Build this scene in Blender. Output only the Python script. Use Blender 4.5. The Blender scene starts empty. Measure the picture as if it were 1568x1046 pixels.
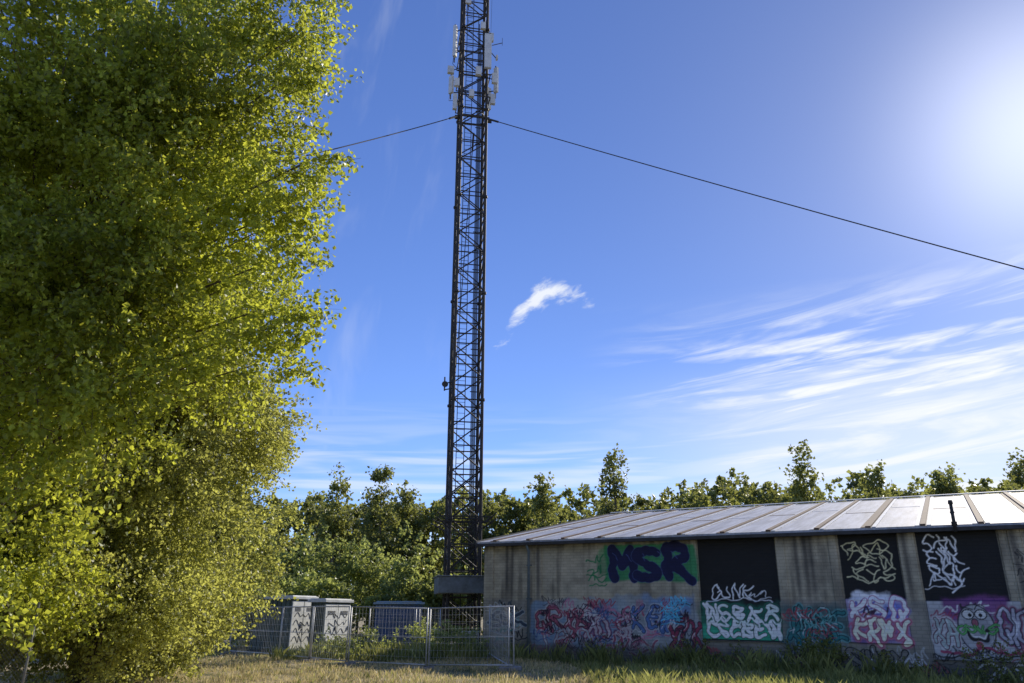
import bpy, math, random
import numpy as np
from mathutils import Vector, Matrix
random.seed(7); rng=np.random.default_rng(11)
sc=bpy.context.scene
sc.view_settings.view_transform='Standard'; sc.view_settings.look='None'; sc.view_settings.exposure=0

# ------------------------------------------------------------ helpers
def link(o,parent=None):
    sc.collection.objects.link(o)
    if parent: o.parent=parent
    return o
def empty(name,loc=(0,0,0)):
    o=bpy.data.objects.new(name,None); o.location=loc; o.empty_display_size=.3
    return link(o)
def newmat(name):
    m=bpy.data.materials.new(name); m.use_nodes=True
    nt=m.node_tree; b=nt.nodes['Principled BSDF']
    return m,nt,b
def N(nt,t,**k):
    n=nt.nodes.new(t)
    for a,v in k.items(): setattr(n,a,v)
    return n
def ramp(nt,fac,stops):
    r=N(nt,'ShaderNodeValToRGB'); e=r.color_ramp.elements
    while len(e)<len(stops): e.new(.5)
    for i,(p,c) in enumerate(stops):
        e[i].position=p; e[i].color=(*c,1)
    nt.links.new(fac,r.inputs[0]); return r.outputs[0]
def simple(name,c1,c2=None,scale=3.0,rough=.7,metal=0,bump=.0,stretch=(1,1,1),det=5):
    m,nt,b=newmat(name)
    c2=c2 or tuple(x*.6 for x in c1)
    tc=N(nt,'ShaderNodeTexCoord'); mp=N(nt,'ShaderNodeMapping'); mp.inputs['Scale'].default_value=stretch
    nt.links.new(tc.outputs['Object'],mp.inputs[0])
    n=N(nt,'ShaderNodeTexNoise'); n.inputs['Scale'].default_value=scale; n.inputs['Detail'].default_value=det; n.inputs['Roughness'].default_value=.65
    nt.links.new(mp.outputs[0],n.inputs['Vector'])
    nt.links.new(ramp(nt,n.outputs[0],[(.35,c1),(.68,c2)]),b.inputs['Base Color'])
    b.inputs['Roughness'].default_value=rough; b.inputs['Metallic'].default_value=metal
    if bump:
        bp=N(nt,'ShaderNodeBump'); bp.inputs['Strength'].default_value=bump; bp.inputs['Distance'].default_value=.03
        nt.links.new(n.outputs[0],bp.inputs['Height']); nt.links.new(bp.outputs[0],b.inputs['Normal'])
    return m
def np_mesh(name,V,k,mats,parent=None,faces=None,smooth=False,midx=None):
    V=np.asarray(V,dtype=np.float32); nv=len(V)
    if faces is None: faces=np.arange(nv,dtype=np.int32).reshape(-1,k)
    nf=len(faces)
    me=bpy.data.meshes.new(name)
    me.vertices.add(nv); me.vertices.foreach_set('co',V.ravel())
    me.loops.add(nf*k); me.loops.foreach_set('vertex_index',faces.astype(np.int32).ravel())
    me.polygons.add(nf); me.polygons.foreach_set('loop_start',np.arange(0,nf*k,k,dtype=np.int32))
    for m in mats: me.materials.append(m)
    if midx is not None: me.polygons.foreach_set('material_index',midx.astype(np.int32))
    me.update(calc_edges=True)
    me.polygons.foreach_set('use_smooth',np.full(nf,smooth))
    o=bpy.data.objects.new(name,me); link(o,parent); return o
class MB:
    def __init__(s): s.v=[]; s.f=[]; s.m=[]
    def box(s,c,d,R=None,m=0):
        i=len(s.v)
        for sx,sy,sz in ((-1,-1,-1),(1,-1,-1),(1,1,-1),(-1,1,-1),(-1,-1,1),(1,-1,1),(1,1,1),(-1,1,1)):
            p=Vector((sx*d[0]/2,sy*d[1]/2,sz*d[2]/2))
            if R: p=R@p
            s.v.append(tuple(Vector(c)+p))
        for f in ((0,3,2,1),(4,5,6,7),(0,1,5,4),(1,2,6,5),(2,3,7,6),(3,0,4,7)):
            s.f.append(tuple(i+k for k in f)); s.m.append(m)
    def tube(s,pts,rad,n=6,m=0,cap=True):
        pts=[Vector(p) for p in pts]
        if not hasattr(rad,'__len__'): rad=[rad]*len(pts)
        base=len(s.v)
        for i,p in enumerate(pts):
            d=(pts[min(i+1,len(pts)-1)]-pts[max(i-1,0)]).normalized()
            a=d.orthogonal() if i==0 else (a-d*a.dot(d))
            a.normalize(); b=d.cross(a)
            for k in range(n):
                t=2*math.pi*k/n
                s.v.append(tuple(p+(a*math.cos(t)+b*math.sin(t))*rad[i]))
        for i in range(len(pts)-1):
            for k in range(n):
                s.f.append((base+i*n+k,base+i*n+(k+1)%n,base+(i+1)*n+(k+1)%n,base+(i+1)*n+k)); s.m.append(m)
        if cap:
            s.f.append(tuple(base+k for k in range(n))[::-1]); s.m.append(m)
            s.f.append(tuple(base+(len(pts)-1)*n+k for k in range(n))); s.m.append(m)
    def quad(s,a,b,c,d,m=0):
        i=len(s.v); s.v+= [tuple(a),tuple(b),tuple(c),tuple(d)]; s.f.append((i,i+1,i+2,i+3)); s.m.append(m)
    def obj(s,name,mats,parent=None,smooth=False,bevel=0):
        me=bpy.data.meshes.new(name); me.from_pydata(s.v,[],s.f)
        for m in mats: me.materials.append(m)
        me.polygons.foreach_set('material_index',s.m)
        me.polygons.foreach_set('use_smooth',[smooth]*len(s.f))
        me.update(); o=bpy.data.objects.new(name,me); link(o,parent)
        if bevel:
            b=o.modifiers.new('bevel','BEVEL'); b.width=bevel; b.segments=2
        return o

# ------------------------------------------------------------ camera
cam=bpy.data.cameras.new('camera'); co=link(bpy.data.objects.new('camera',cam))
cam.sensor_width=36; cam.lens=26; cam.clip_end=6000
co.location=(0,0,1.7); co.rotation_euler=(math.radians(90+20.2),0,0); sc.camera=co

# ------------------------------------------------------------ sun and sky
AZ=math.radians(41); EL=math.radians(29.5)
S=Vector((math.sin(AZ)*math.cos(EL),math.cos(AZ)*math.cos(EL),math.sin(EL)))
sun=bpy.data.lights.new('sun','SUN'); sun.energy=5.0; sun.angle=math.radians(.5); sun.color=(1,.92,.78)
so=link(bpy.data.objects.new('sun',sun)); so.rotation_euler=(-S).to_track_quat('-Z','Y').to_euler(); so.location=(40,40,60)
w=bpy.data.worlds.new('World'); sc.world=w; w.use_nodes=True; nt=w.node_tree
bg=nt.nodes['Background']; bg.inputs[1].default_value=.13
sky=N(nt,'ShaderNodeTexSky',sky_type='NISHITA'); sky.sun_disc=False; sky.sun_elevation=EL; sky.sun_rotation=AZ
sky.air_density=1.0; sky.dust_density=.2; sky.ozone_density=2.0
tc=N(nt,'ShaderNodeTexCoord'); sx=N(nt,'ShaderNodeSeparateXYZ'); nt.links.new(tc.outputs['Generated'],sx.inputs[0])
def M(op,a,b=None,c=None,clamp=False):
    n=N(nt,'ShaderNodeMath',operation=op); n.use_clamp=clamp
    for i,x in enumerate((a,b,c)):
        if x is None: continue
        if isinstance(x,(int,float)): n.inputs[i].default_value=x
        else: nt.links.new(x,n.inputs[i])
    return n.outputs[0]
def MR(x,a,b,c=0,d=1):
    n=N(nt,'ShaderNodeMapRange',interpolation_type='SMOOTHSTEP')
    nt.links.new(x,n.inputs[0])
    for i,v in enumerate((a,b,c,d)): n.inputs[i+1].default_value=v
    return n.outputs[0]
dp=N(nt,'ShaderNodeVectorMath',operation='DOT_PRODUCT'); nt.links.new(tc.outputs['Generated'],dp.inputs[0]); dp.inputs[1].default_value=S
dd=M('MAXIMUM',dp.outputs['Value'],0)
damp=M('DIVIDE',1.0,M('ADD',1.0,M('ADD',M('MULTIPLY',M('POWER',dd,6),.7),M('MULTIPLY',M('POWER',dd,60),.45))))
cbd=N(nt,'ShaderNodeCombineXYZ')
for i,gn in enumerate((.74,.90,1.40)): nt.links.new(M('MULTIPLY',damp,gn),cbd.inputs[i])
mu=N(nt,'ShaderNodeMixRGB',blend_type='MULTIPLY'); mu.inputs[0].default_value=1; nt.links.new(sky.outputs[0],mu.inputs[1]); nt.links.new(cbd.outputs[0],mu.inputs[2])
az=M('ARCTAN2',sx.outputs[0],sx.outputs[1]); el=M('ARCSINE',sx.outputs[2])
def cnoise(ax,ex,sl,det=5,rough=.6,dist=.5,off=0):
    e2=M('SUBTRACT',el,M('MULTIPLY',az,sl))
    cb=N(nt,'ShaderNodeCombineXYZ'); nt.links.new(M('MULTIPLY',az,ax),cb.inputs[0]); nt.links.new(M('MULTIPLY',e2,ex),cb.inputs[1]); cb.inputs[2].default_value=off
    n=N(nt,'ShaderNodeTexNoise'); n.inputs['Scale'].default_value=1; n.inputs['Detail'].default_value=det
    n.inputs['Roughness'].default_value=rough; n.inputs['Distortion'].default_value=dist
    nt.links.new(cb.outputs[0],n.inputs['Vector']); return n.outputs[0]
mask=M('MULTIPLY',MR(az,.08,.42),MR(el,.41,.31))
n1=MR(cnoise(3.4,32,.08,off=3.1,dist=.8),.42,.64)
n2=MR(cnoise(9,80,.08,off=7.7,dist=.6,det=4),.32,.66)
c1=M('MULTIPLY',M('MULTIPLY',mask,n1),M('ADD',M('MULTIPLY',n2,.55),.48))
low=M('MULTIPLY',M('MULTIPLY',MR(az,-.0,.5),MR(el,.33,.21)),M('ADD',M('MULTIPLY',n1,.4),.55))
st=M('MULTIPLY',M('MULTIPLY',MR(cnoise(3,40,.02,off=12.3,det=3),.42,.7),MR(el,.28,.18)),.5)
up=M('MULTIPLY',M('MULTIPLY',MR(cnoise(14,5,.9,off=21,det=4),.5,.85),MR(az,.0,-.25)),.2)
dx=M('SUBTRACT',az,.046); dy=M('SUBTRACT',M('SUBTRACT',el,.416),M('MULTIPLY',dx,.45))
dy=M('ADD',dy,M('MULTIPLY',M('MULTIPLY',dx,dx),9.0))
rr=M('SQRT',M('ADD',M('POWER',M('MULTIPLY',M('ABSOLUTE',dx),18),2),M('POWER',M('MULTIPLY',M('ABSOLUTE',dy),70),2)))
rn=M('ADD',rr,M('MULTIPLY',M('SUBTRACT',cnoise(38,75,.3,off=4,dist=.3),.5),2.8))
sm=MR(rn,1.3,.1)
f=M('MAXIMUM',M('MAXIMUM',c1,low),M('MAXIMUM',M('MAXIMUM',st,up),M('MULTIPLY',sm,.9)))
f=M('MULTIPLY',f,1.0,clamp=True)
mx=N(nt,'ShaderNodeMixRGB'); nt.links.new(f,mx.inputs[0]); nt.links.new(mu.outputs[0],mx.inputs[1]); mx.inputs[2].default_value=(7.2,7.45,7.8,1)
g=M('ADD',M('MULTIPLY',M('POWER',dd,130),4.0),M('MULTIPLY',M('POWER',dd,14),.55))
ad=N(nt,'ShaderNodeMixRGB',blend_type='ADD'); ad.inputs[0].default_value=1; nt.links.new(mx.outputs[0],ad.inputs[1])
gc=N(nt,'ShaderNodeCombineXYZ'); [nt.links.new(g,gc.inputs[i]) for i in range(3)]
nt.links.new(gc.outputs[0],ad.inputs[2]); nt.links.new(ad.outputs[0],bg.inputs[0])

# ------------------------------------------------------------ ground
def sstep(a,b,x):
    t=np.clip((x-a)/(b-a),0,1); return t*t*(3-2*t)
def gh(x,y):
    x=np.asarray(x,float); y=np.asarray(y,float)
    return -.24*sstep(4,15,x)*sstep(60,35,y)+.04*np.sin(x*.9+y*.5)+.03*np.sin(x*1.9-y*1.3+1)
def axis():
    a=np.linspace(-45,45,181); g_=45*1.25**np.arange(1,18); return np.concatenate([-g_[::-1],a,g_])
ax_=axis(); ay_=axis()+20
X,Y=np.meshgrid(ax_,ay_); Z=gh(X,Y)*(np.hypot(X,Y-20)<60)
V=np.stack([X,Y,Z],-1).reshape(-1,3); nx=len(ax_); ny=len(ay_)
I=np.arange(nx*ny).reshape(ny,nx); F=np.stack([I[:-1,:-1],I[:-1,1:],I[1:,1:],I[1:,:-1]],-1).reshape(-1,4)
m,ntm,b=newmat('ground_mat')
t_=N(ntm,'ShaderNodeTexCoord'); a_=N(ntm,'ShaderNodeTexNoise'); a_.inputs['Scale'].default_value=.45; a_.inputs['Detail'].default_value=6; a_.inputs['Roughness'].default_value=.7
ntm.links.new(t_.outputs['Object'],a_.inputs['Vector'])
b_=N(ntm,'ShaderNodeTexNoise'); b_.inputs['Scale'].default_value=9; b_.inputs['Detail'].default_value=6; ntm.links.new(t_.outputs['Object'],b_.inputs['Vector'])
ca=ramp(ntm,a_.outputs[0],[(.38,(.10,.12,.04)),(.49,(.40,.32,.16)),(.6,(.62,.50,.30))])
cb_=ramp(ntm,b_.outputs[0],[(.3,(.5,.5,.5)),(.7,(1,1,1))])
mm=N(ntm,'ShaderNodeMixRGB',blend_type='MULTIPLY'); mm.inputs[0].default_value=1; ntm.links.new(ca,mm.inputs[1]); ntm.links.new(cb_,mm.inputs[2]); ntm.links.new(mm.outputs[0],b.inputs['Base Color'])
b.inputs['Roughness'].default_value=1
bp=N(ntm,'ShaderNodeBump'); bp.inputs['Distance'].default_value=.06; ntm.links.new(b_.outputs[0],bp.inputs['Height']); ntm.links.new(bp.outputs[0],b.inputs['Normal'])
np_mesh('ground',V,4,[m],faces=F,smooth=True)

# ------------------------------------------------------------ foliage
def leafmat(name,dark,light,trans,ts=.55,scale=.5):
    m,nt,b=newmat(name)
    geo=N(nt,'ShaderNodeNewGeometry'); tc=N(nt,'ShaderNodeTexCoord')
    n=N(nt,'ShaderNodeTexNoise'); n.inputs['Scale'].default_value=scale; n.inputs['Detail'].default_value=1; nt.links.new(tc.outputs['Object'],n.inputs['Vector'])
    ma=N(nt,'ShaderNodeMath',operation='MULTIPLY_ADD'); nt.links.new(geo.outputs['Random Per Island'],ma.inputs[0]); ma.inputs[1].default_value=.6
    mb=N(nt,'ShaderNodeMath',operation='SUBTRACT'); nt.links.new(n.outputs[0],mb.inputs[0]); mb.inputs[1].default_value=.3
    nt.links.new(mb.outputs[0],ma.inputs[2])
    c=ramp(nt,ma.outputs[0],[(.2,dark),(.8,light)])
    nt.links.new(c,b.inputs['Base Color']); b.inputs['Roughness'].default_value=.42; b.inputs['Specular IOR Level'].default_value=.5
    tr=N(nt,'ShaderNodeBsdfTranslucent')
    c2=ramp(nt,ma.outputs[0],[(.2,tuple(x*.45 for x in trans)),(.8,trans)]); nt.links.new(c2,tr.inputs[0])
    mi=N(nt,'ShaderNodeMixShader'); mi.inputs[0].default_value=ts
    nt.links.new(b.outputs[0],mi.inputs[1]); nt.links.new(tr.outputs[0],mi.inputs[2])
    nt.links.new(mi.outputs[0],nt.nodes['Material Output'].inputs[0]); return m
LM_near=leafmat('leaf_near',(.05,.085,.012),(.19,.24,.04),(.86,.90,.10),.54)
LM_fine=leafmat('leaf_fine',(.09,.12,.03),(.27,.29,.09),(.88,.88,.19),.52)
LM_far=leafmat('leaf_far',(.055,.08,.024),(.16,.185,.055),(.56,.58,.13),.42,.25)
LM_bush=leafmat('leaf_bush',(.10,.14,.04),(.28,.33,.13),(.66,.72,.18),.5,.4)
BARK=simple('bark',(.16,.13,.10),(.05,.04,.03),6,.9,bump=.5,stretch=(1,1,.3))
TWIG=simple('twig',(.10,.07,.045),(.04,.03,.02),8,.9,det=1)
def unit(v): return v/np.maximum(np.linalg.norm(v,axis=-1,keepdims=True),1e-6)
def leaf_quads(P,size,aspect=.78,droop=.3):
    n=len(P); a=rng.normal(size=(n,3)); a[:,2]-=droop; a=unit(a)
    r=rng.normal(size=(n,3)); b=unit(np.cross(a,r)); L=size*rng.uniform(.6,1.25,(n,1)); W=L*aspect*.5
    c=np.cross(a,b)*L*.12
    return np.stack([P,P+a*L*.45+b*W+c,P+a*L,P+a*L*.45-b*W+c],1).reshape(-1,3)
def twig_tris(P0,P1,r):
    n=len(P0); d=unit(P1-P0); a=unit(np.cross(d,rng.normal(size=(n,3)))); b=np.cross(d,a)
    return np.stack([P0-a*r,P0+a*r,P1+a*r*.3,P1-a*r*.3],1).reshape(-1,3)
def crown_lobes(c,rad,n,lr,shell=.55,taper=0,zmin=.5):
    out=[]
    while len(out)<n:
        p=rng.normal(size=3); p/=np.linalg.norm(p); p*=rng.uniform(shell,1)
        if taper:
            k=1-taper*(p[2]+1)/2; p[0]*=k; p[1]*=k
        q=np.array(c)+p*np.array(rad)
        if q[2]<zmin: continue
        out.append((q,lr*rng.uniform(.6,1.3)))
    return out
def sprays(lobes,ns,nl,size,tl=.9,axis=None,spread=.16,up=.1,flat=.75):
    C=np.array([l[0] for l in lobes]); R=np.array([l[1] for l in lobes]); wt=R**2/np.sum(R**2)
    k=rng.choice(len(C),ns,p=wt); d=unit(rng.normal(size=(ns,3))); rr=rng.uniform(.3,1,(ns,1))**.6
    P0=C[k]+d*R[k][:,None]*rr*np.array([1,1,flat])
    ax=np.array(axis if axis is not None else C.mean(0)); out=unit((P0-ax)*np.array([1,1,.5]))
    D=unit(out*.7+d*.7+rng.normal(size=(ns,3))*.4+np.array([0,0,up]))
    L=tl*rng.uniform(.5,1.4,(ns,1)); P1=P0+D*L+np.array([0,0,-.12])*L
    t=rng.uniform(0,1.05,(ns,nl,1)); Q=P0[:,None]*(1-t)+P1[:,None]*t+rng.normal(size=(ns,nl,3))*spread*L[:,None]*(1.05-t*.6)
    Q=Q.reshape(-1,3); Q=Q[Q[:,2]>.05]
    return leaf_quads(Q,size),P0,P1
def tree(name,base,c,rad,nlobe,lr,ns,nl,size,mat,trunk_r=.2,tl=.9,taper=0,shell=.55,extra=(),zmin=.5,up=.1,spread=.16):
    e=empty(name,(0,0,0))
    lobes=crown_lobes(c,rad,nlobe,lr,shell,taper,zmin)+[(np.array(p),r) for p,r in extra]
    LV,P0,P1=sprays(lobes,ns,nl,size,tl,c,up=up,spread=spread)
    np_mesh('crown',LV,4,[mat],e)
    np_mesh('twigs',twig_tris(P0,P1,.007),4,[TWIG],e)
    mb=MB(); b=Vector(base); top=Vector((c[0],c[1],c[2]+rad[2]*.75)); pts=[];rd=[]
    for i in range(9):
        t=i/8; p=b.lerp(top,t)+Vector((math.sin(t*5)*.15,math.cos(t*4)*.12,0))*min(1,t*3); pts.append(p); rd.append(trunk_r*(1-.88*t)+.015)
    mb.tube(pts,rd,8)
    for q,r in lobes:
        q=Vector(q); hz=max(.12,min(.9,((q.z-b.z)*.72-.5)/max(.1,(top.z-b.z)))); s=b.lerp(top,hz); ln=(q-s).length
        r0=min(trunk_r*.32,.015+ln*.008)
        mid=s.lerp(q,.5)+Vector((0,0,ln*.09)); mb.tube([s,s.lerp(mid,.5)+Vector((0,0,.02*ln)),mid,q],[r0,r0*.75,r0*.5,.01],5,cap=False)
    mb.obj('trunk_and_limbs',[BARK],e,True)
    return e
edge=[((-4.8,12.2,13.4),1.0),((-4.7,12.4,12.4),.85),((-4.9,12,11.2),.85),((-4.0,12,9.7),.5),((-3.6,12,9.9),.3),((-4.8,12.3,8.4),.9),((-4.1,12.2,7.9),.45),((-4.4,12.5,7.0),.7),((-3.95,12.3,6.6),.35),((-4.7,12.7,5.9),.8),((-4.8,12.4,9.2),.8),((-4.2,12.2,8.9),.4),((-4.2,12,11.9),.35),((-4.3,12,12.9),.4),
 ((-5.6,12.6,12.6),1.0),((-5.7,12.6,10.8),1.0),((-5.6,12.6,9.0),1.0),((-5.6,12.8,7.4),1.0)]
front=[((-6.5-1.1*i+.3*(i%2),11.5+.3*(i%3),4.4+1.0*j+.5*(i%2)),.85) for i in range(4) for j in range(8)]+[((-8.6,11.6,3.4),.9),((-9.0,12,2.4),.9),((-7.6,12.3,3.5),.8),((-8.4,12.6,1.9),.6)]
tree('poplar_tree',(-10.6,14.5,0),(-8.8,13.2,10),(4.4,3.2,7.0),56,1.1,5700,34,.105,LM_near,.26,.66,extra=edge+front,zmin=4.2,shell=.35,spread=.17)
tree('birch_tree',(-10.8,20,0),(-10.3,20,6.3),(4.1,3.2,6.2),95,.9,5400,34,.098,LM_fine,.2,.72,zmin=.6,shell=.3,up=-.15)
tree('birch_tree',(-15,19,0),(-14.3,19,8.0),(4.3,2.6,7.6),50,1.2,1800,30,.14,LM_fine,.22,.9,zmin=.5,shell=.3)
tree('birch_tree',(-12.5,27,0),(-12.2,27,5.0),(3.7,2.8,5.0),50,.95,1700,30,.13,LM_fine,.16,.8,zmin=.5,shell=.3)
tree('birch_tree',(-11.6,16.6,0),(-11.2,16.6,4.0),(2.6,1.6,3.3),34,.85,1900,32,.095,LM_fine,.12,.7,zmin=.6,shell=.3,up=-.1)
tree('willow_bush',(-9.6,18.3,0),(-9.7,18.4,2.0),(2.4,1.5,1.8),26,.7,1500,30,.085,LM_fine,.06,.6,zmin=.3,shell=.2)
tree('willow_bush',(-12.2,14.6,0),(-10.6,15.0,2.3),(2.0,.9,2.0),22,.75,1100,30,.09,LM_near,.07,.6,zmin=.3,shell=.2)
tree('willow_bush',(-10.6,23.5,0),(-10.6,23.5,1.7),(2.2,1.8,1.7),20,.7,900,28,.11,LM_fine,.05,.6,zmin=.3,shell=.2)
tree('willow_bush',(-14.5,38,0),(-14.8,38,3.4),(3.4,2.6,3.4),26,1.0,1000,28,.17,LM_bush,.1,.8,zmin=.4,shell=.2)

# distant mass of trees: one object
LV=[];TV=[]; mbt=MB()
def far_tree(x,y,h,r,n,size,sparse=False):
    c=np.array([x,y,h*.5])
    if sparse:
        lobes=crown_lobes((x,y,h*.6),(r,r,h*.40),36,r*.24,.2,.85,.8); lobes+=[(np.array([x,y,h*.98]),r*.10),(np.array([x,y,h*.93]),r*.16),(np.array([x,y,h*.87]),r*.24)]
    else:
        lobes=crown_lobes((x,y,h*.5),(r,r*.8,h*.44),26,r*.36,.3,.2,.8); lobes+=[(np.array([x+r*random.uniform(-.4,.4),y,h*.92]),r*.32),(np.array([x-r*.45,y,h*.87]),r*.38),(np.array([x+r*.5,y,h*.86]),r*.38),(np.array([x,y,h*.84]),r*.45),(np.array([x+r*.9,y,h*.8]),r*.35)]
    q,P0,P1=sprays(lobes,n//22,22,size,.65,c,up=.3,spread=.3)
    LV.append(q); mbt.tube([(x,y,0),(x+.1,y,h*.5),(x,y,h*.9)],[h*.013,h*.009,.02],5,cap=False)
x=-25
while x<50:
    y=61-.12*x+random.uniform(-2.5,2.5); hh=10.7+.012*max(0,x)
    far_tree(x,y,random.uniform(hh-1.0,hh+.9),random.uniform(2.6,3.4),4200,.34); x+=random.uniform(2.7,3.7)
x=-28
while x<60:
    y=71-.1*x+random.uniform(-3,3); hh=12.9+.01*max(0,x)
    far_tree(x,y,random.uniform(hh-1,hh+.8),random.uniform(3.2,4.2),3000,.46); x+=random.uniform(3.2,4.2)
for (r_,s_,yy) in ((-.235,.186,56),(-.175,.182,55),(-.14,.175,58),(.04,.180,55),(.137,.217,54),(.392,.214,50),(.49,.196,48),(.58,.178,46),(.69,.20,46)):
    far_tree(r_*yy,yy,s_*yy+1.7,1.9,3800,.24,True)
fo=empty('distant_forest')
np_mesh('foliage',np.concatenate(LV),4,[LM_far],fo); mbt.obj('trunks',[BARK],fo)
LV=[]
for (x,y,h,r) in ((-12,46,6.2,3),(-8.5,47,5.8,2.6),(-5.5,45,6.6,2.4),(-15,44,5.2,3),(-3.2,48,4.5,2.4),(-10,42,3.4,1.8),(-6.5,43.5,3.0,1.8),(-3.6,44,3.4,1.8),(-0.5,47,5,2.5),(-13.5,40,3.2,1.6),(2.5,50,6,2.6)):
    lobes=crown_lobes((x,y,h*.5),(r,r*.8,h*.48),26,r*.36,.25,.25,.3)
    q,P0,P1=sprays(lobes,240,24,.21,.6,(x,y,h*.3),up=.3,spread=.22); LV.append(q)
hb=empty('hedge_thicket'); np_mesh('foliage',np.concatenate(LV),4,[LM_bush],hb)
def bush(name,x,y,h,r,n,size,mat):
    e=empty(name); lobes=crown_lobes((x,y,h*.5),(r,r*.7,h*.45),12,r*.35,.2,.2,.1)
    q,P0,P1=sprays(lobes,n//20,20,size,.35,(x,y,0),up=.5); q[:,2]+=float(gh(x,y)); np_mesh('leaves',q,4,[mat],e)
    np_mesh('stems',twig_tris(np.tile([[x,y,-.1]],(len(P0)//6,1))+rng.normal(size=(len(P0)//6,3))*[.15,.15,0],P1[:len(P0)//6],.012),4,[TWIG],e)
bush('elder_bush',9.6,26.0,1.1,1.2,2600,.08,LM_far)
for (x,y,h,r,n) in ((-2.2,31,1.3,1.0,1600),(-5.3,32.5,1.0,1.3,1500),(-3.6,33.5,1.4,.9,1200),(-6.9,30.6,.7,.8,700),(-7.9,33.6,.8,.9,700)): bush('nettle_bush',x,y,h,r,n,.09,LM_bush)
for (x,y,h,r,n) in ((3.2,29.6,.55,1.0,800),(6.3,27.9,.55,1.1,900),(11.8,24.7,.6,1.1,1000),(14.0,23.3,.75,1.2,1200),(16.2,22.3,.7,1.0,1000),(7.9,26.9,.5,.8,700)): bush('nettle_bush',x,y,h,r,n,.075,LM_far)

def grass(n,xr,yr,h0,h1,fn=None):
    x=rng.uniform(*xr,n); y=rng.uniform(*yr,n)
    cl=np.sin(x*1.7+np.sin(y*1.3)*2)*np.sin(y*1.9+np.sin(x*.9)*2)
    keep=rng.uniform(-1.2,1,n)<cl
    if fn is not None: keep&=fn(x,y)
    x=x[keep];y=y[keep];k=len(x); z=gh(x,y)-.02; h=rng.uniform(h0,h1,k)*(1+.5*cl[keep]); th=rng.uniform(0,6.28,k); wv=rng.uniform(.008,.02,k)
    dx=np.cos(th);dy=np.sin(th); lx=rng.normal(size=k)*.3*h; ly=rng.normal(size=k)*.3*h
    A=np.stack([x-dx*wv,y-dy*wv,z],1);B=np.stack([x+dx*wv,y+dy*wv,z],1)
    C=np.stack([x+lx*.4+dx*wv*.8,y+ly*.4+dy*wv*.8,z+h*.6],1); D=np.stack([x+lx,y+ly,z+h],1)
    return np.stack([A,B,C,D],1).reshape(-1,3)
GR=leafmat('grass_mat',(.08,.12,.03),(.26,.28,.10),(.6,.6,.17),.45,.6)
STRAW=leafmat('straw_mat',(.42,.34,.17),(.66,.54,.30),(.85,.72,.36),.42,.6)
wall_d=lambda x,y:(x+1.2)*(-.502)+(y-33)*(-.865)
ge=empty('grass')
np_mesh('green_blades',np.concatenate([grass(34000,(-14,20),(18,37),.05,.16,lambda x,y:wall_d(x,y)>.05),
   grass(44000,(-2,20),(17,34),.2,.6,lambda x,y:(wall_d(x,y)>.05)&(wall_d(x,y)<2.0)),
   grass(44000,(2,20),(16,30),.08,.28,lambda x,y:(wall_d(x,y)>.05)),
   grass(12000,(-9,-1),(30,36),.15,.55)]),4,[GR],ge)
np_mesh('dry_blades',grass(46000,(-12,6),(18,34),.04,.18,lambda x,y:wall_d(x,y)>.3),4,[STRAW],ge)

# ------------------------------------------------------------ graffiti wall
RES=.02; WX=21.0; WZ=4.5; nx=int(WX/RES)+1; nz=int(WZ/RES)+1
GX,GZ=np.meshgrid(np.arange(nx)*RES,np.arange(nz)*RES)
cv=np.zeros((nz,nx,3)); 
def vnoise(sx,sz,seed):
    r=np.random.default_rng(seed); gx=GX/sx; gz=GZ/sz; w_=int(gx.max())+3; h_=int(gz.max())+3; G=r.random((h_,w_))
    i=gx.astype(int); j=gz.astype(int); fx=gx-i; fz=gz-j; fx=fx*fx*(3-2*fx); fz=fz*fz*(3-2*fz)
    return G[j,i]*(1-fx)*(1-fz)+G[j,i+1]*fx*(1-fz)+G[j+1,i]*(1-fx)*fz+G[j+1,i+1]*fx*fz
def fbm(sx,sz,seed): return (vnoise(sx,sz,seed)+.5*vnoise(sx/2,sz/2,seed+1)+.25*vnoise(sx/4,sz/4,seed+2)+.12*vnoise(sx/8,sz/8,seed+3))/1.87
def paint(al,col): 
    al=np.clip(al,0,1)[...,None]; cv[:]=cv*(1-al)+np.array(col)*al
def sm(a,b,x): return sstep(a,b,x)
cv[:]=np.array((.40,.355,.255)); paint(fbm(1.5,.8,1)*1.2-.35,(.28,.25,.18)); paint(sm(.52,.8,fbm(.25,2.5,5))*.65,(.11,.095,.07))
paint(sm(.5,.75,fbm(.6,.5,15))*.35,(.16,.14,.10))
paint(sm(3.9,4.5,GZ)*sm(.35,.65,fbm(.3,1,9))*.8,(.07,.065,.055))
for xs in (1.1,1.35,2.6,12.7,13.0,13.2,16.1,19.1): paint(np.exp(-((GX-xs)/.09)**2)*sm(1.8,3.6,GZ+.9*fbm(.1,1.2,int(xs*10)))*.75,(.05,.045,.04))
def rect(x0,z0,x1,z1,col,a=1,soft=.03,rag=0,seed=3):
    nn=(fbm(.5,.5,seed)-.5)*rag if rag else 0
    al=sm(-soft,soft,GX-x0+nn)*sm(-soft,soft,x1-GX+nn)*sm(-soft,soft,GZ-z0+nn)*sm(-soft,soft,z1-GZ+nn)
    paint(al*a,col)
def cat(pts,n=10):
    pts=[np.array(p,float) for p in pts]
    if len(pts)<3:
        return [pts[0]+(pts[-1]-pts[0])*t for t in np.linspace(0,1,n)]
    P=[2*pts[0]-pts[1]]+pts+[2*pts[-1]-pts[-2]]; out=[]
    for i in range(1,len(P)-2):
        for t in np.linspace(0,1,n,endpoint=False):
            out.append(.5*((2*P[i])+(-P[i-1]+P[i+1])*t+(2*P[i-1]-5*P[i]+4*P[i+1]-P[i+2])*t*t+(-P[i-1]+3*P[i]-3*P[i+1]+P[i+2])*t**3))
    out.append(pts[-1]); return out
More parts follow.
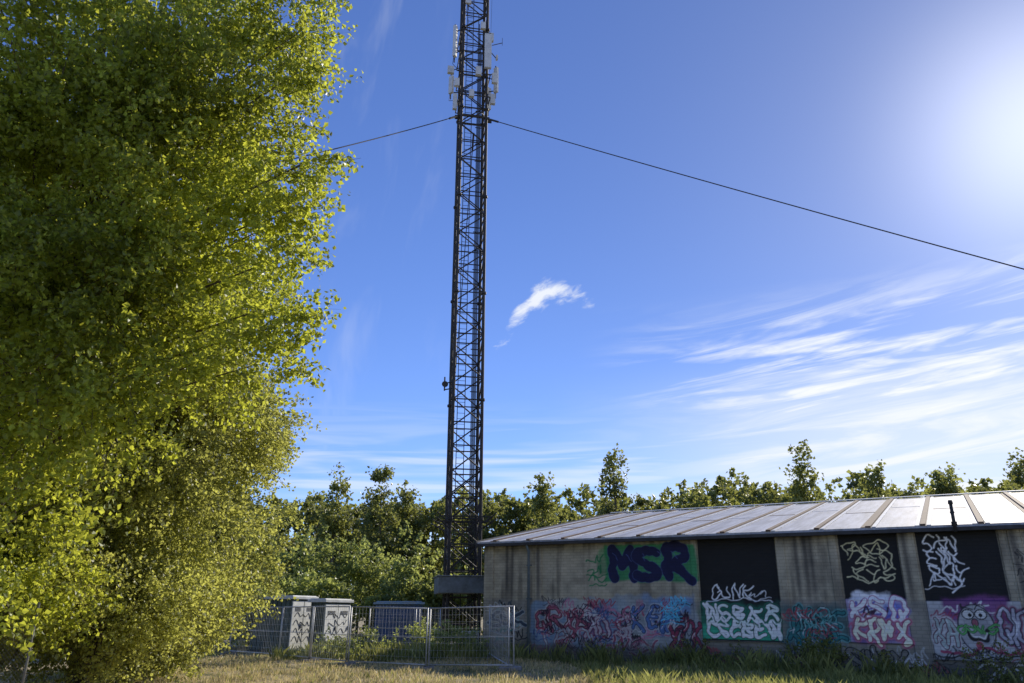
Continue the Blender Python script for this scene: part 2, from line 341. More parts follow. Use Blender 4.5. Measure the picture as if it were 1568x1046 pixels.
def stroke(pts,wd,col,a=1,soft=.012,curve=True,tap=0):
    Q=np.array(cat(pts) if curve else pts)
    Q=Q+np.stack([.045*np.sin(Q[:,1]*9+Q[:,0]*3)+.02*np.sin(Q[:,1]*23),.045*np.sin(Q[:,0]*8+Q[:,1]*4)+.02*np.sin(Q[:,0]*21+1)],1)
    x0,z0=Q.min(0)-wd-soft*2; x1,z1=Q.max(0)+wd+soft*2
    i0,i1=max(0,int(x0/RES)),min(nx,int(x1/RES)+2); j0,j1=max(0,int(z0/RES)),min(nz,int(z1/RES)+2)
    if i0>=i1 or j0>=j1: return
    gx=GX[j0:j1,i0:i1]; gz=GZ[j0:j1,i0:i1]; d=np.full(gx.shape,9.)
    nq=len(Q)
    for k_,(p,q) in enumerate(zip(Q[:-1],Q[1:])):
        v=q-p; L=max(1e-9,v@v); t=np.clip(((gx-p[0])*v[0]+(gz-p[1])*v[1])/L,0,1)
        dist=np.sqrt((gx-p[0]-t*v[0])**2+(gz-p[1]-t*v[1])**2)
        if tap: dist=dist+wd*tap*(.5+.5*math.sin(k_*9.0/nq+p[0]*5))
        d=np.minimum(d,dist)
    al=(1-sstep(wd/2-soft,wd/2+soft,d))*a; al=al[...,None]
    cv[j0:j1,i0:i1]=cv[j0:j1,i0:i1]*(1-al)+np.array(col)*al
GL={'M':[[(0,0),(.1,1)],[(.1,1),(.5,.35)],[(.5,.35),(.9,1)],[(.9,1),(1,0)]],'S':[[(.95,.85),(.5,1),(.1,.78),(.3,.55),(.78,.42),(.9,.18),(.5,0),(.05,.15)]],
'R':[[(.05,0),(.05,.5),(.1,1)],[(.0,.97),(.75,1),(.85,.65),(.2,.5),(.6,.3),(1.1,-.15)]],'G':[[(.95,.85),(.5,1),(.08,.6),(.2,.1),(.7,0),(.95,.45),(.55,.45)]],
'U':[[(.05,1),(.1,.2),(.5,0),(.88,.25),(.95,1)]],'N':[[(.05,0),(.1,1)],[(.1,1),(.9,.02)],[(.9,0),(.95,1)]],'K':[[(.1,0),(.1,1)],[(.95,1),(.15,.5),(1,0)]],
'E':[[(.95,.95),(.2,.95),(.1,.5),(.15,.05),(.95,.05)],[(.1,.52),(.8,.52)]],'A':[[(0,0),(.5,1),(1,0)],[(.2,.4),(.85,.4)]],'O':[[(.5,1),(.05,.6),(.3,.02),(.8,.1),(.95,.65),(.5,1)]],
'C':[[(.95,.85),(.45,1),(.05,.5),(.4,0),(.95,.12)]],'T':[[(0,.95),(1,1)],[(.5,.97),(.5,0)]],'Z':[[(0,.95),(.95,1),(.1,.05),(1,0)]],'B':[[(.1,0),(.1,1),(.8,.85),(.3,.55),(.95,.3),(.1,0)]],
'W':[[(0,1),(.2,.0),(.5,.7),(.75,.05),(1,1.05)],[(.5,.7),(.3,1.1)]],'X':[[(0,.1),(.4,.5),(1,1)],[(.1,1),(.5,.45),(1.1,-.1)],[(1.1,-.1),(.8,-.2),(.7,0)]],
'Q':[[(.2,.2),(.0,.8),(.6,1.1),(1.,.6),(.6,.0),(.2,.2)],[(.5,.4),(1.1,-.1)]],'Y':[[(0,1),(.35,.5),(.95,1.05)],[(.4,.5),(.1,-.2),(.5,-.1)]]}
rs=random.Random(5)
def word(txt,x0,z0,w_,h_,fill,outl,th,ot=.05,glow=None,rag=.08,hl=True,wild=1):
    n=len(txt); cw=w_/n; items=[]
    for i,c in enumerate(txt):
        ox=x0+i*cw+rs.uniform(-.1,.1)*cw*wild; oz=z0+rs.uniform(-rag,rag)*h_; s1=cw*(.94+rs.uniform(-.14,.14)*wild); s2=h_*(.95+rs.uniform(-.17,.13)*wild); sh=rs.uniform(-.25,.3)*wild
        items.append([[(ox+th*.3+a*(s1-th*.3)+sh*b*s1,oz+b*s2) for a,b in s] for s in GL[c]])
    if glow is not None:
        for it in items:
            for s in it: stroke(s,th+ot*4,glow,.9,.03)
    for it in items:
        if outl is not None:
            for s in it: stroke(s,th+ot*2,outl,tap=.12)
        for s in it: stroke(s,th,fill,tap=.12)
        if hl:
            for s in it:
                Q=cat(s); k=len(Q)//3; stroke([Q[k]+np.array((-th*.2,th*.2)),Q[min(k+4,len(Q)-1)]+np.array((-th*.2,th*.2))],.025,(.75,.75,.75),.7)
def tag(x0,z0,w_,h_,col,wd=.03,n=9,a=.9):
    pts=[]
    for i in range(n):
        pts.append((x0+w_*(i+rs.uniform(-.8,.8))/n,z0+h_*(rs.uniform(.6,1) if i%2 else rs.uniform(0,.4))))
    stroke(pts,wd,col,a)
    if rs.random()<.6: stroke([(x0-.05,z0-.05),(x0+w_*.5,z0-.12*h_),(x0+w_*1.05,z0)],wd*.8,col,a)
paint(sm(2.35,2.2,GZ+.25*(fbm(.8,.8,20)-.5))*.6,(.17,.165,.155))
rect(2.3,.5,6.3,2.25,(.18,.27,.38),.85,.08,.5,31); rect(6.0,.5,9.2,2.45,(.26,.29,.31),.8,.08,.5,32); rect(7.2,1.3,9.0,2.45,(.11,.23,.45),.75,.15,.6,33)
rect(3.0,1.85,5.2,2.3,(.42,.40,.33),.7,.06,.3,37)
rect(5.55,2.95,9.2,4.3,(.03,.22,.08),.95,.06,.25,50); rect(5.3,3.2,6.2,4.1,(.03,.22,.08),.6,.1,.5,51)
for _ in range(3): tag(4.85,2.85+_*.35,.75,.36,(.01,.18,.06),.055,6)
word('MSR',5.72,3.06,3.25,1.12,(.012,.014,.075),(.05,.08,.20),.37,.02,hl=False,rag=.03,wild=.45)
for k in range(5): stroke([(5.9+.6*k,4.0),(6.05+.6*k,3.7)],.02,(.08,.12,.35),.8)
for k in range(16): tag(rs.uniform(.05,1.3),rs.uniform(.3,2.0),rs.uniform(.5,1.0),rs.uniform(.25,.5),rs.choice([(.02,.05,.08),(.03,.18,.16),(.02,.02,.02),(.1,.28,.3),(.45,.45,.42)]),rs.uniform(.03,.06),8)
word('SEK',.15,1.25,1.9,.6,(.05,.07,.10),(.35,.38,.38),.13,.03)
for k in range(16): tag(rs.uniform(2.3,8.2),rs.uniform(.5,1.9),rs.uniform(.5,1.0),rs.uniform(.3,.5),rs.choice([(.04,.02,.05),(.35,.06,.12),(.5,.5,.5),(.05,.09,.3),(.4,.17,.25)]),rs.uniform(.05,.09),7)
word('QRXB',2.45,1.15,2.4,.75,(.30,.08,.12),(.03,.01,.02),.12,.03,(.42,.38,.38))
word('XOSY',4.6,.9,2.3,.85,(.42,.36,.39),(.18,.02,.06),.12,.03,(.1,.05,.12))
word('KEWQ',6.6,1.25,2.0,.8,(.08,.15,.34),(.02,.02,.06),.12,.03,(.34,.37,.42))
word('YZX',7.9,.65,1.35,.9,(.24,.04,.08),(.02,.02,.02),.12,.03,(.25,.25,.29))
word('TRXQY',2.7,.5,2.7,.6,(.32,.35,.38),(.22,.03,.05),.09,.025)
word('GWSX',5.2,.42,2.4,.55,(.26,.07,.11),(.45,.42,.42),.09,.025)
for k in range(70): tag(rs.uniform(2.3,8.5),rs.uniform(.25,2.15),rs.uniform(.3,.9),rs.uniform(.15,.45),rs.choice([(.02,.02,.02),(.04,.02,.05),(.02,.02,.04),(.30,.04,.06),(.5,.5,.5),(.05,.09,.24),(.36,.13,.2)]),rs.uniform(.02,.045),8)
for k in range(7): tag(rs.uniform(7.2,8.3),rs.uniform(1.5,2.2),.7,.25,(.1,.5,.7),.03,8)
def board(x0,x1,z0=.95,z1=4.46): rect(x0,z0,x1,z1,(.012,.012,.012),1,.012)
board(9.25,12.02); board(14.1,15.9,1.02); board(16.45,18.7,.6)
rect(9.27,1.0,12.0,1.75,(.04,.34,.20),1,.02); rect(9.27,1.6,12.0,2.2,(.02,.13,.08),.95,.12,.6,61)
word('CSEBEW',9.38,1.08,2.55,.50,(.78,.83,.79),(.01,.06,.035),.12,.03,hl=False,wild=1)
word('WSBXR',9.35,1.66,2.6,.46,(.70,.79,.74),(.01,.05,.03),.11,.03,(.02,.16,.10),hl=False,wild=1)
for k in range(7): stroke([(9.45+k*.35,1.4+rs.uniform(-.1,.25)),(9.6+k*.35,1.62+rs.uniform(-.1,.2)),(9.8+k*.35,1.5)],.05,(.70,.78,.74))
word('GUNK',9.55,2.36,1.6,.48,(.8,.8,.8),None,.05,0,hl=False)
tag(10.9,2.35,.8,.3,(.7,.7,.7),.03); stroke([(9.5,2.27),(11,2.33),(11.8,2.22)],.03,(.7,.7,.7))
for i,t in enumerate(('RQ','SEW','KYS')): word(t,14.3+.1*i,3.75-.40*i,1.3,.38,(.62,.58,.35),None,.042,0,hl=False)
stroke([(14.2,3.05),(15.0,2.9),(15.7,3.15)],.04,(.62,.58,.35)); tag(14.4,3.5,1.1,.6,(.6,.55,.3),.035,7)
rect(14.12,1.04,15.88,2.35,(.34,.28,.42),1,.02); rect(14.15,1.05,15.85,1.5,(.14,.07,.22),.9,.1,.4,71); rect(14.3,1.9,15.5,2.6,(.72,.72,.76),1,.08,.6,72); rect(15.1,1.5,15.86,2.3,(.10,.14,.5),.8,.1,.5,73)
for k in range(9): tag(rs.uniform(14.1,15.1),rs.uniform(1.05,2.1),.7,.3,rs.choice([(.5,.12,.22),(.1,.1,.4),(.5,.3,.1),(.05,.02,.05)]),.06,6)
word('XSQ',14.2,1.7,1.6,.65,(.84,.84,.88),(.33,.10,.20),.12,.03); word('KRWX',14.25,1.12,1.55,.62,(.82,.78,.6),(.25,.04,.10),.11,.03,(.45,.15,.22))
for i,t in enumerate(('SXN','EWK','RQY')): word(t,16.6+.1*i,3.85-.46*i,1.0,.42,(.78,.78,.78),None,.05,0,hl=False)
stroke([(17.3,3.9),(17.1,3.3),(17.5,2.9),(17.25,2.6)],.05,(.75,.75,.75)); tag(16.6,2.75,.9,.35,(.75,.75,.75),.035,7)
rect(16.47,.62,18.95,2.3,(.42,.42,.43),1,.02); rect(16.9,1.7,18.6,2.42,(.16,.05,.17),.95,.1,.4,81)
for k in range(24): tag(rs.uniform(16.5,18.2),rs.uniform(.7,2.0),.6,.3,rs.choice([(.03,.03,.03),(.2,.2,.22),(.3,.05,.1),(.15,.05,.15),(.6,.6,.6)]),.04,6)
def disc(cx,cz,rx,rz,col,a=1):
    d=np.sqrt(((GX-cx)/rx)**2+((GZ-cz)/rz)**2); paint(sm(1.04,.97,d)*a,col)
disc(17.7,1.52,.50,.70,(.04,.03,.05)); disc(17.7,1.52,.46,.66,(.36,.36,.37)); disc(17.85,1.45,.25,.4,(.26,.26,.28),.7)
for sx_ in(-1,1):
    disc(17.7+sx_*.17,1.92,.17,.15,(.02,.02,.02)); disc(17.7+sx_*.17,1.92,.14,.12,(.6,.6,.58)); disc(17.72+sx_*.14,1.90,.05,.06,(.02,.02,.02))
    stroke([(17.7+sx_*.33,2.1),(17.7+sx_*.17,2.17),(17.7+sx_*.03,2.08)],.03,(.02,.02,.02))
disc(17.68,1.68,.1,.13,(.03,.03,.03)); disc(17.68,1.68,.075,.1,(.3,.1,.13)); stroke([(17.4,1.45),(17.55,1.2),(17.85,1.2),(18.0,1.48)],.12,(.02,.02,.02)); stroke([(17.45,1.42),(17.6,1.24),(17.82,1.25),(17.95,1.42)],.05,(.6,.6,.58)); disc(17.7,1.05,.1,.11,(.36,.08,.1))
word('XA',16.52,1.1,.72,.8,(.36,.42,.40),(.13,.02,.05),.09,.03,(.5,.5,.5)); word('QK',18.25,1.05,.75,.9,(.40,.38,.44),(.03,.03,.05),.09,.03,(.2,.05,.1)); word('GOWS',17.15,1.4,1.1,.2,(.10,.34,.10),(.01,.05,.01),.05,.015,hl=False)
stroke([(16.6,.9),(17.2,.75),(17.9,.95),(18.6,.8),(18.9,1.1)],.08,(.3,.05,.1)); stroke([(16.5,.75),(17.5,.65),(18.8,.75)],.04,(.02,.02,.02))
rect(12.05,.9,14.05,2.1,(.03,.10,.11),.75,.15,.7,91)
word('XWSE',12.15,1.05,1.85,.9,(.03,.17,.17),(.01,.02,.03),.12,.03,(.10,.28,.28)); word('NQ',12.6,1.35,1.1,.6,(.1,.28,.28),(.01,.02,.02),.07,.02)
for k in range(10): tag(rs.uniform(12.0,13.2),rs.uniform(1.0,2),.8,.3,rs.choice([(.3,.05,.07),(.02,.02,.02),(.15,.42,.40)]),.03)
paint(sm(.95,.4,GZ+.4*(fbm(.6,.4,40)-.5))*.7,(.07,.065,.058))
for k in range(10): tag(rs.uniform(12,15.4),rs.uniform(.2,.75),rs.uniform(.6,1.1),.35,rs.choice([(.02,.02,.02),(.03,.03,.03),(.4,.4,.38)]),.04)
word('SWX',13.9,.15,1.7,.6,(.16,.15,.13),(.01,.01,.01),.14,.035)
word('QNE',17.6,.15,1.4,.4,(.55,.55,.53),(.02,.02,.02),.08,.02)
for k in range(12): tag(rs.uniform(18.8,20.3),rs.uniform(.8,3.9),rs.uniform(.5,.9),rs.uniform(.3,.6),(.02,.02,.02),.03,8)
for k in range(14): tag(rs.uniform(9.2,19.8),rs.uniform(.05,.7),rs.uniform(.5,1.),.3,rs.choice([(.02,.02,.02),(.5,.5,.5),(.3,.05,.06)]),.03)
cv*= (.68+.5*fbm(.3,.3,101))[...,None]
lum=cv.mean(-1,keepdims=True); cv=cv*(1+.45*sstep(.02,.12,lum))
dep=np.zeros_like(GX)
for a,b_ in ((0,.45),(2.45,2.75),(9.0,9.22),(12.05,12.35),(13.8,14.05),(15.93,16.4),(18.98,19.3)): dep[(GX>=a)&(GX<=b_)]=-.05
for a,b_,z0,z1 in ((9.24,12.03,2.22,4.47),(14.08,15.91,2.38,4.47),(16.43,18.72,2.32,4.47)): dep[(GX>=a)&(GX<=b_)&(GZ>z0)]=.06
for a,b_,z0,z1 in ((9.2,12.06,.93,2.25),(14.06,15.93,1.0,2.36),(16.42,18.97,.58,2.32)): dep[(GX>=a)&(GX<=b_)&(GZ>z0)&(GZ<z1)]=-.07
BLD=empty('graffiti_building'); 
BLD.matrix_world=Matrix.Translation((-1.2,33,0))@Matrix.Rotation(math.atan2(-.502,.865),4,'Z')@Matrix.Rotation(.0138,4,'Y')
V=np.stack([GX,dep,GZ],-1).reshape(-1,3); I=np.arange(nx*nz).reshape(nz,nx); F=np.stack([I[:-1,:-1],I[:-1,1:],I[1:,1:],I[1:,:-1]],-1).reshape(-1,4)
m,ntm,b=newmat('painted_brick_mat')
at=N(ntm,'ShaderNodeAttribute',attribute_name='paint'); tcx=N(ntm,'ShaderNodeTexCoord'); sp=N(ntm,'ShaderNodeSeparateXYZ'); cbx=N(ntm,'ShaderNodeCombineXYZ')
ntm.links.new(tcx.outputs['Object'],sp.inputs[0]); ntm.links.new(sp.outputs[0],cbx.inputs[0]); ntm.links.new(sp.outputs[2],cbx.inputs[1])
br=N(ntm,'ShaderNodeTexBrick'); br.inputs['Scale'].default_value=1; br.inputs['Brick Width'].default_value=.30; br.inputs['Row Height'].default_value=.11; br.inputs['Mortar Size'].default_value=.01
br.inputs['Color1'].default_value=(1,1,1,1); br.inputs['Color2'].default_value=(.80,.80,.80,1); br.inputs['Mortar'].default_value=(.58,.58,.58,1)
ntm.links.new(cbx.outputs[0],br.inputs['Vector'])
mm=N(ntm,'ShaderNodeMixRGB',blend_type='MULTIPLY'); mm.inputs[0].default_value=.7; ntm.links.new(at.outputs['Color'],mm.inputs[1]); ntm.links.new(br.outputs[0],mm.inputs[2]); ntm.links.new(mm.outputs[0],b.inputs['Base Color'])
b.inputs['Roughness'].default_value=.75
bp=N(ntm,'ShaderNodeBump'); bp.inputs['Distance'].default_value=.01; ntm.links.new(br.outputs[0],bp.inputs['Height']); ntm.links.new(bp.outputs[0],b.inputs['Normal'])
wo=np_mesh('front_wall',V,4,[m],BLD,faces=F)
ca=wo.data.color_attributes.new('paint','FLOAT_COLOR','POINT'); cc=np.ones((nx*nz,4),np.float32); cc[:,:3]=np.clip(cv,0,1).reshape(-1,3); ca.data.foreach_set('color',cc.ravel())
BRICK=simple('tan_brick_mat',(.5,.46,.36),(.3,.27,.2),2,.9); 
ROOF=simple('roof_sheet_mat',(.52,.52,.53),(.26,.255,.25),1.2,.55,bump=.15,stretch=(3,.25,1))
RUST=simple('rust_seam_mat',(.20,.12,.07),(.08,.05,.035),4,.8); WHT=simple('white_flashing_mat',(.72,.72,.72),(.45,.45,.43),3,.6); DK=simple('dark_fascia_mat',(.05,.05,.05),(.025,.022,.02),4,.7)
LX=32; DY=14.7; RISE=2.75
mb=MB()
mb.box((LX/2,.35,-.6),(LX-.02,.5,1.2))
mb.box((10.5,.28,2.25),(20.98,.2,4.4)); mb.box((26.5,.1,2.24),(10.98,.28,4.44))
mb.quad((0.01,.01,-.6),(0.01,2*DY,-.6),(0.01,2*DY,4.5),(0.01,.01,4.5)); mb.quad((LX,0,-.6),(LX,2*DY,-.6),(LX,2*DY,4.5),(LX,0,4.5)); mb.quad((0,2*DY,-.6),(LX,2*DY,-.6),(LX,2*DY,4.5),(0,2*DY,4.5))
for xx in (.01,LX): mb.quad((xx,.0,4.5),(xx,2*DY,4.5),(xx,DY,4.5+RISE-.06),(xx,DY,4.5+RISE-.06))
mb.obj('side_walls',[BRICK],BLD)
mb=MB(); ov=.28; sl=RISE/DY
def rslab(x0,x1,y0,y1,hb,ht,m):
    za=4.56+y0*sl; zb=4.56+y1*sl; i=len(mb.v)
    mb.v+=[(x0,y0,za+hb),(x1,y0,za+hb),(x1,y1,zb+hb),(x0,y1,zb+hb),(x0,y0,za+ht),(x1,y0,za+ht),(x1,y1,zb+ht),(x0,y1,zb+ht)]
    for f in ((0,3,2,1),(4,5,6,7),(0,1,5,4),(1,2,6,5),(2,3,7,6),(3,0,4,7)): mb.f.append(tuple(i+k for k in f)); mb.m.append(m)
rslab(-.25,LX+.2,-ov,DY,0,.07,0)
yb=2*DY+ov
mb.quad((-.25,DY,4.63+RISE),(LX+.2,DY,4.63+RISE),(LX+.2,yb,4.63-ov*sl),(-.25,yb,4.63-ov*sl),0)
k=0; x=.65
while x<LX:
    rslab(x-.09,x+.07,-ov-.02,DY,.075,.135,1); rslab(x+.1,x+.22,-ov+.0,DY,.074,.10,2); rslab(x-.24,x-.12,-ov,DY,.074,.09,1 if k%3==0 else 2)
    yl=DY*random.uniform(.3,.6); rslab(x+.25,x+1.36,yl,yl+.12,.073,.082,2 if k%2 else 1)
    k+=1; x+=1.61
rslab(-.33,-.26,-ov-.03,DY,-.12,.12,3)
rslab(-.25,LX+.2,DY-.25,DY+.02,.137,.17,2)
mb.obj('roof',[ROOF,RUST,WHT,DK],BLD)
mb=MB(); mb.box((LX/2,-.33,4.44),(LX+.5,.09,.12)); mb.box((LX/2,-.14,4.47),(LX+.3,.27,.03))
mb.obj('gutter_and_fascia',[DK],BLD,bevel=.01)
PIPE=simple('pipe_mat',(.16,.21,.24),(.10,.13,.15),5,.6)
mb=MB(); mb.tube([(2.2,-.30,4.4),(2.2,-.12,4.15),(2.2,-.12,.1)],.055,8)
for z in (1,2.3,3.6): mb.box((2.2,-.08,z),(.2,.1,.05))
mb.obj('downpipe',[PIPE],BLD,True)
mb=MB(); mb.tube([(17.62,-.42,4.35),(17.62,-.42,5.2)],.05,8); mb.tube([(17.62,-.42,5.2),(17.62,-.42,5.32)],[.075,.06],8); mb.box((17.62,-.36,4.6),(.16,.12,.12)); mb.box((17.62,-.36,4.95),(.13,.12,.05))
mb.obj('vent_pipe',[DK],BLD,True)

# ------------------------------------------------------------ mast
STEEL=simple('mast_steel_mat',(.022,.020,.018),(.05,.042,.034),3,.7,0,det=2); GREY=simple('antenna_grey_mat',(.66,.69,.71),(.48,.51,.53),3,.5); CAB=simple('cable_mat',(.02,.02,.02),(.03,.03,.03),3,.6); BOXG=simple('platform_mat',(.22,.25,.26),(.13,.14,.14),3,.6)
MAST=empty('radio_mast',(-2.45,38,0)); MAST.rotation_euler=(0,0,math.radians(11))
a=.76; C4=[(-a,-a),(a,-a),(a,a),(-a,a)]; H=47
mb=MB()
for x,y in C4: mb.tube([(x,y,0),(x,y,H)],.088,8)
z=.0;k=0;bay=1.22
while z<H-bay:
    for i in range(4):
        p=C4[i];q=C4[(i+1)%4]
        mb.tube([(*p,z),(*q,z)],.036,5)
        if (k+i)%2: p,q=q,p
        mb.tube([(*p,z),(*q,z+bay)],.038,5)
        if z<7.6: mb.tube([(*q,z),(*p,z+bay)],.03,5); mb.tube([(*p,z+bay/2),(*q,z+bay/2)],.025,4)
    z+=bay;k+=1
z=6.1
while z<H:
    for x,y in C4: mb.tube([(x,y,z-.06),(x,y,z+.06)],.15,8)
    z+=6.1
mb.obj('lattice',[STEEL],MAST,False)
mb=MB()
for xx in (-.42,-.02): mb.tube([(xx,.25,0),(xx,.25,H)],.022,5)
z=.3
while z<H-1: mb.tube([(-.42,.25,z),(-.02,.25,z)],.014,4); z+=.3
mb.obj('ladder',[STEEL],MAST)
mb=MB()
for i in range(5): mb.tube([(.36+.055*i,.5-.02*(i%2),0),(.36+.055*i,.5,H-8-.8*i)],.024,5)
z=.8
while z<H-9: mb.box((.47,.54,z),(.4,.03,.05)); z+=1.22
mb.obj('feeder_cables',[CAB],MAST)
mb=MB()
def panel(x,y,z,h,w_=.3,d=.16,ang=0):
    R=Matrix.Rotation(math.radians(ang),3,'Z'); mb.box((x,y,z),(w_,d,h),R,0)
    mb.tube([(x,y+.18,z-h/2-.3),(x,y+.18,z+h/2+.3)],.04,6,1); 
    for s in (-.35,.35):
        mb.tube([(x,y+.05,z+h*s),(x,y+.2,z+h*s)],.03,5,1)
        sx_=1 if x>0 else -1; mb.tube([(x,y+.18,z+h*s),(sx_*a,-a if y<0 else a,z+h*s)],.035,5,1)
    mb.tube([(x-.06,y,z-h/2),(x-.1,y+.1,z-h/2-.5),(x*.5,0,z-h/2-1)],.018,4,1)
panel(-.55,-1.2,39.2,2.2,.34); panel(-1.25,-.4,35.7,2.4,.24,.2,60); panel(.75,-1.15,34.6,2.6,.42,.2); panel(1.5,.2,33.6,1.9,.28,.16,-50); panel(-1.3,.7,33.2,1.3,.3,.16,130); panel(1.15,.9,32.6,1.6,.3,.2,-70)
for (x,y,z,w_,h) in ((-1.45,-.3,33.5,.4,.5),(1.25,-.75,32.9,.34,.7),(1.2,-.4,31.6,.3,.7),(-1.1,-.8,32.2,.3,.55),(.2,-1.0,33.1,.35,.6),(.45,-.95,36.7,.3,.5),(-.2,-.95,31.4,.3,.5),(1.5,0,35.2,.12,.3),(-1.15,-.5,31.0,.25,1.1),(1.05,-.6,36.2,.25,.6)):
    mb.box((x,y,z),(w_,.22,h)); mb.tube([(x,y+.1,z),(math.copysign(a,x),-a,z)],.03,5,1)
for z in (31.3,33.0,34.6,36.2): 
    for i in range(4):
        p=C4[i]; q=C4[(i+1)%4]; e_=1.25; mb.tube([(p[0]*e_,p[1]*e_,z),(q[0]*e_,q[1]*e_,z)],.035,5,1)
mb.tube([(1.1,-.6,35.6),(1.75,-.6,35.9)],.025,5,1); mb.tube([(1.75,-.6,35.7),(1.75,-.6,36.3)],.015,4,1)
mb.tube([(1.05,0,34),(1.25,0,47)],.01,4,1)
mb.obj('antennas',[GREY,STEEL],MAST)
mb=MB(); mb.tube([(-1.2,-.45,13.0),(-1.2,-.6,13.0)],[.05,.17],12); mb.tube([(-1.2,-.4,12.7),(-1.2,-.4,13.45)],.04,6); mb.tube([(-1.2,-.4,13.1),(-a,-a,13.1)],.035,5); mb.tube([(-1.2,-.4,12.75),(-a,-a,12.75)],.035,5)
mb.obj('dish_antenna',[STEEL],MAST)
mb=MB(); mb.box((.0,0,2.98),(2.5,2.3,.75)); mb.box((0,0,3.38),(2.6,2.4,.05))
mb.obj('equipment_platform',[BOXG],MAST,bevel=.02)
mb=MB()
for z in (5.9,6.15):
    for i in range(4):
        p=C4[i]; q=C4[(i+1)%4]; mb.tube([(p[0]*1.7,p[1]*1.7,z),(q[0]*1.7,q[1]*1.7,z)],.025,5)
        mb.tube([(*p,z-.3),(p[0]*1.9,p[1]*1.9,z+.15)],.03,5)
for i in range(-8,9):
    for s in (-1,1): mb.tube([(i*.15,s*1.28,5.7),(i*.15,s*1.5,6.3)],.01,4)
mb.obj('anti_climb_guard',[STEEL],MAST)
mb=MB(); mb.box((0,0,.15),(2.6,2.6,.5)); mb.obj('concrete_base',[simple('concrete_mat',(.36,.35,.33),(.24,.23,.21),5,.9)],MAST,bevel=.03)
mb=MB()
def guy(p,q,sag):
    p=Vector(p);q=Vector(q); pts=[p.lerp(q,i/30)-Vector((0,0,sag*4*(i/30)*(1-i/30))) for i in range(31)]; mb.tube(pts,.028,5); mb.tube([pts[0],pts[1].lerp(pts[0],.4)],.06,6)
guy((-1.65,37.4,29.9),(39.7,14.9,0),.3); guy((-3.25,37.2,29.9),(-26,5,.3),1.0); guy((-2.4,38.9,29.9),(-8,82,0),1.2)
mb.obj('guy_wires',[STEEL])
mb=MB()
for s in (-1,1): mb.box((s*.95,-.5,29.9),(.35,.1,.25)); 
mb.tube([(-.95,-a,29.9),(.95,-a,29.9)],.07,6); mb.obj('guy_brackets',[STEEL],MAST)

# ------------------------------------------------------------ kiosks (dark clad front, pale door side on the right)
KD=simple('kiosk_green_mat',(.08,.11,.09),(.05,.07,.055),2,.6); KW=simple('kiosk_light_mat',(.78,.79,.75),(.58,.59,.55),2,.6); KR=simple('kiosk_roof_mat',(.60,.62,.62),(.40,.42,.42),2,.5); BLK=simple('spray_black_mat',(.03,.03,.03),(.05,.05,.05),3,.7)
def kiosk(name,corner,ang,w_,d,h,seed):
    e=empty(name,corner); e.rotation_euler=(0,0,math.radians(ang))
    mb=MB(); mb.box((-w_/2,d/2,h/2+.1),(w_,d,h-.1)); mb.obj('cabin',[KD],e,bevel=.02)
    mb=MB(); mb.box((-w_/2,d/2,h+.09),(w_+.26,d+.26,.13)); mb.box((-w_/2,d/2,h+.17),(w_+.1,d+.1,.04)); mb.obj('flat_roof',[KR],e,bevel=.015)
    mb=MB(); mb.box((-w_/2,d/2,.04),(w_+.1,d+.1,.2),m=1)
    for i in range(9): mb.box((-w_*(i+.5)/9,-.02,h/2+.1),(.04,.04,h-.16),m=0)
    mb.obj('plinth_and_cladding',[KD,BLK],e)
    mb=MB(); n=2
    for i in range(n):
        y=d*(i+.5)/n; mb.box((.03,y,h/2+.05),(.05,d/n-.06,h-.2),m=0)
        for k in range(3): mb.box((.065,y,h-.35-.06*k),(.02,d/n-.45,.025),m=1)
        mb.box((.08,y+d/n*.33,h*.5),(.06,.04,.18),m=1)
    r=random.Random(seed)
    for k in range(4):
        P=[(d*.1+d*.8*(i+r.uniform(-.6,.6))/7,.45+.33*k+.33*(r.uniform(.6,1) if i%2 else r.uniform(0,.4))) for i in range(8)]
        mb.tube([(.06,q[0],q[1]) for q in cat(P,6)],.017,4,1,cap=False)
    mb.obj('doors',[KW,BLK],e)
kiosk('equipment_kiosk',(-10.1,36,0),-20,2.1,1.8,2.3,3)
kiosk('equipment_kiosk',(-8.35,35,0),-20,.7,2.1,2.15,8)
mb=MB(); mb.box((0,0,1.1),(2.4,1.6,2.0)); 
for i in range(14): mb.box((-1.13+i*.174,-.82,1.1),(.07,.06,1.9))
CE=empty('storage_container',(-5.9,41,0)); CE.rotation_euler=(0,0,.15)
mb.obj('corrugated_body',[simple('blue_paint_mat',(.03,.09,.26),(.04,.10,.2),3,.5)],CE)
mb=MB(); mb.box((0,0,2.2),(2.6,1.9,.1)); mb.box((0,0,2.28),(2.3,1.6,.05)); mb.obj('lid',[simple('tarp_mat',(.18,.32,.46),(.3,.36,.4),3,.6)],CE)
MC=empty('meter_cabinet',(-1.75,33.6,0))
mb=MB(); mb.box((0,0,.5),(.7,.45,.9)); mb.box((0,0,.98),(.8,.55,.06)); mb.obj('body',[KR],MC,bevel=.02)
mb=MB(); mb.box((-.17,-.235,.5),(.3,.03,.75)); mb.box((.17,-.235,.5),(.3,.03,.75)); mb.box((0,-.26,.55),(.03,.03,.12)); mb.obj('doors',[KD],MC)

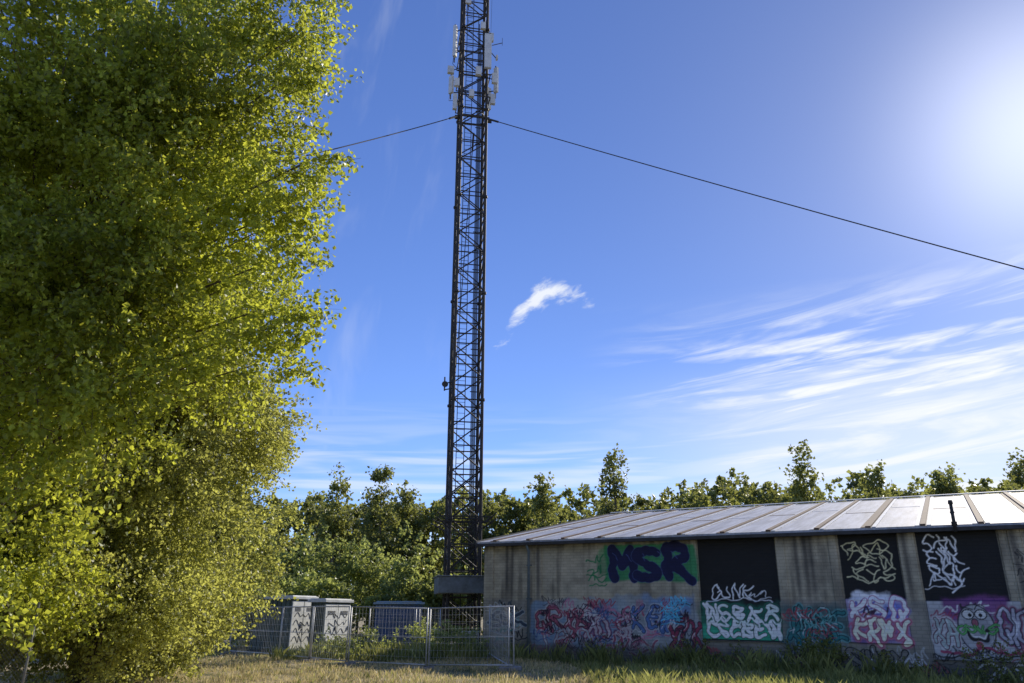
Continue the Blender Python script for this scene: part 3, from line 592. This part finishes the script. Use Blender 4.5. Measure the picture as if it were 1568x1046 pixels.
# ------------------------------------------------------------ temporary fence
GALV=simple('galvanised_mat',(.55,.56,.57),(.38,.39,.40),6,.5,.3,det=2); FOOT=simple('concrete_foot_mat',(.3,.29,.27),(.2,.19,.18),6,.9)
def fence(name,p,q,h=1.95,step=.13,wr=.0035):
    e=empty(name); p=Vector(p);q=Vector(q); L=(q-p).length; u=(q-p)/L; mb=MB()
    P=lambda s,z:(p.x+u.x*s,p.y+u.y*s,z+float(gh(p.x+u.x*s,p.y+u.y*s)))
    for s in (.05,L-.05): mb.tube([P(s,.02),P(s,h)],.026,7)
    for z in (.18,h-.02): mb.tube([P(.05,z),P(L-.05,z)],.022,6)
    mb.tube([P(.05,h*.52),P(L-.05,h*.52)],.012,5)
    mb.obj('frame',[GALV],e,True)
    mb=MB(); s=.1
    while s<L-.05: mb.tube([P(s,.18),P(s,h)],wr,3,cap=False); s+=step
    for k in range(1,8): mb.tube([P(.05,.18+k*(h-.2)/8),P(L-.05,.18+k*(h-.2)/8)],wr,3,cap=False)
    mb.obj('wire_mesh',[GALV],e)
    mb=MB(); R=Matrix.Rotation(math.atan2(u.y,u.x),3,'Z')
    for s in (0,L): mb.box(P(s,.07),(.22,.65,.14),R)
    mb.obj('feet',[FOOT],e,bevel=.03)
pts=[(-9.2,31.6),(-7.4,29.4),(-5.65,27.5),(-2.8,26.6),(.1,25.4)]
for p,q in zip(pts[:-1],pts[1:]): fence('temporary_fence_panel',(*p,0),(*q,0))
for p,q in (((-7.0,38.6),(-4.6,38.2)),((-4.5,38.2),(-3.2,35.4)),((-.1,25.5),(-.9,31.5)),((-9.2,31.7),(-12.2,34.5))): fence('temporary_fence_panel',(*p,0),(*q,0))
WIRE=simple('weathered_wire_mat',(.22,.22,.21),(.13,.12,.11),6,.7,.2,det=2)
mb=MB(); y0=14.6; lo,hi=-13.2,-8.75
for i in range(3): mb.tube([(lo+i*2.2,y0,0),(lo+i*2.2,y0,1.9)],.022,6)
mb.tube([(lo,y0,1.87),(hi-.1,y0,1.87)],.010,5)
CL=empty('chain_link_fence'); mb.obj('posts',[WIRE],CL,True)
mb=MB()
for i in range(120):
    x=lo-2+i*.075
    for s in (-1,1):
        xa,xb=(x,x+1.85) if s>0 else (x+1.85,x)
        dxx=xb-xa; tt=sorted(((lo-xa)/dxx,(hi-xa)/dxx)); t0=max(0,tt[0]); t1=min(1,tt[1])
        if t1-t0<.02: continue
        mb.tube([(xa+dxx*t0,y0+.004*s,.05+1.82*t0),(xa+dxx*t1,y0+.004*s,.05+1.82*t1)],.0025,3,cap=False)
mb.obj('mesh',[WIRE],CL)
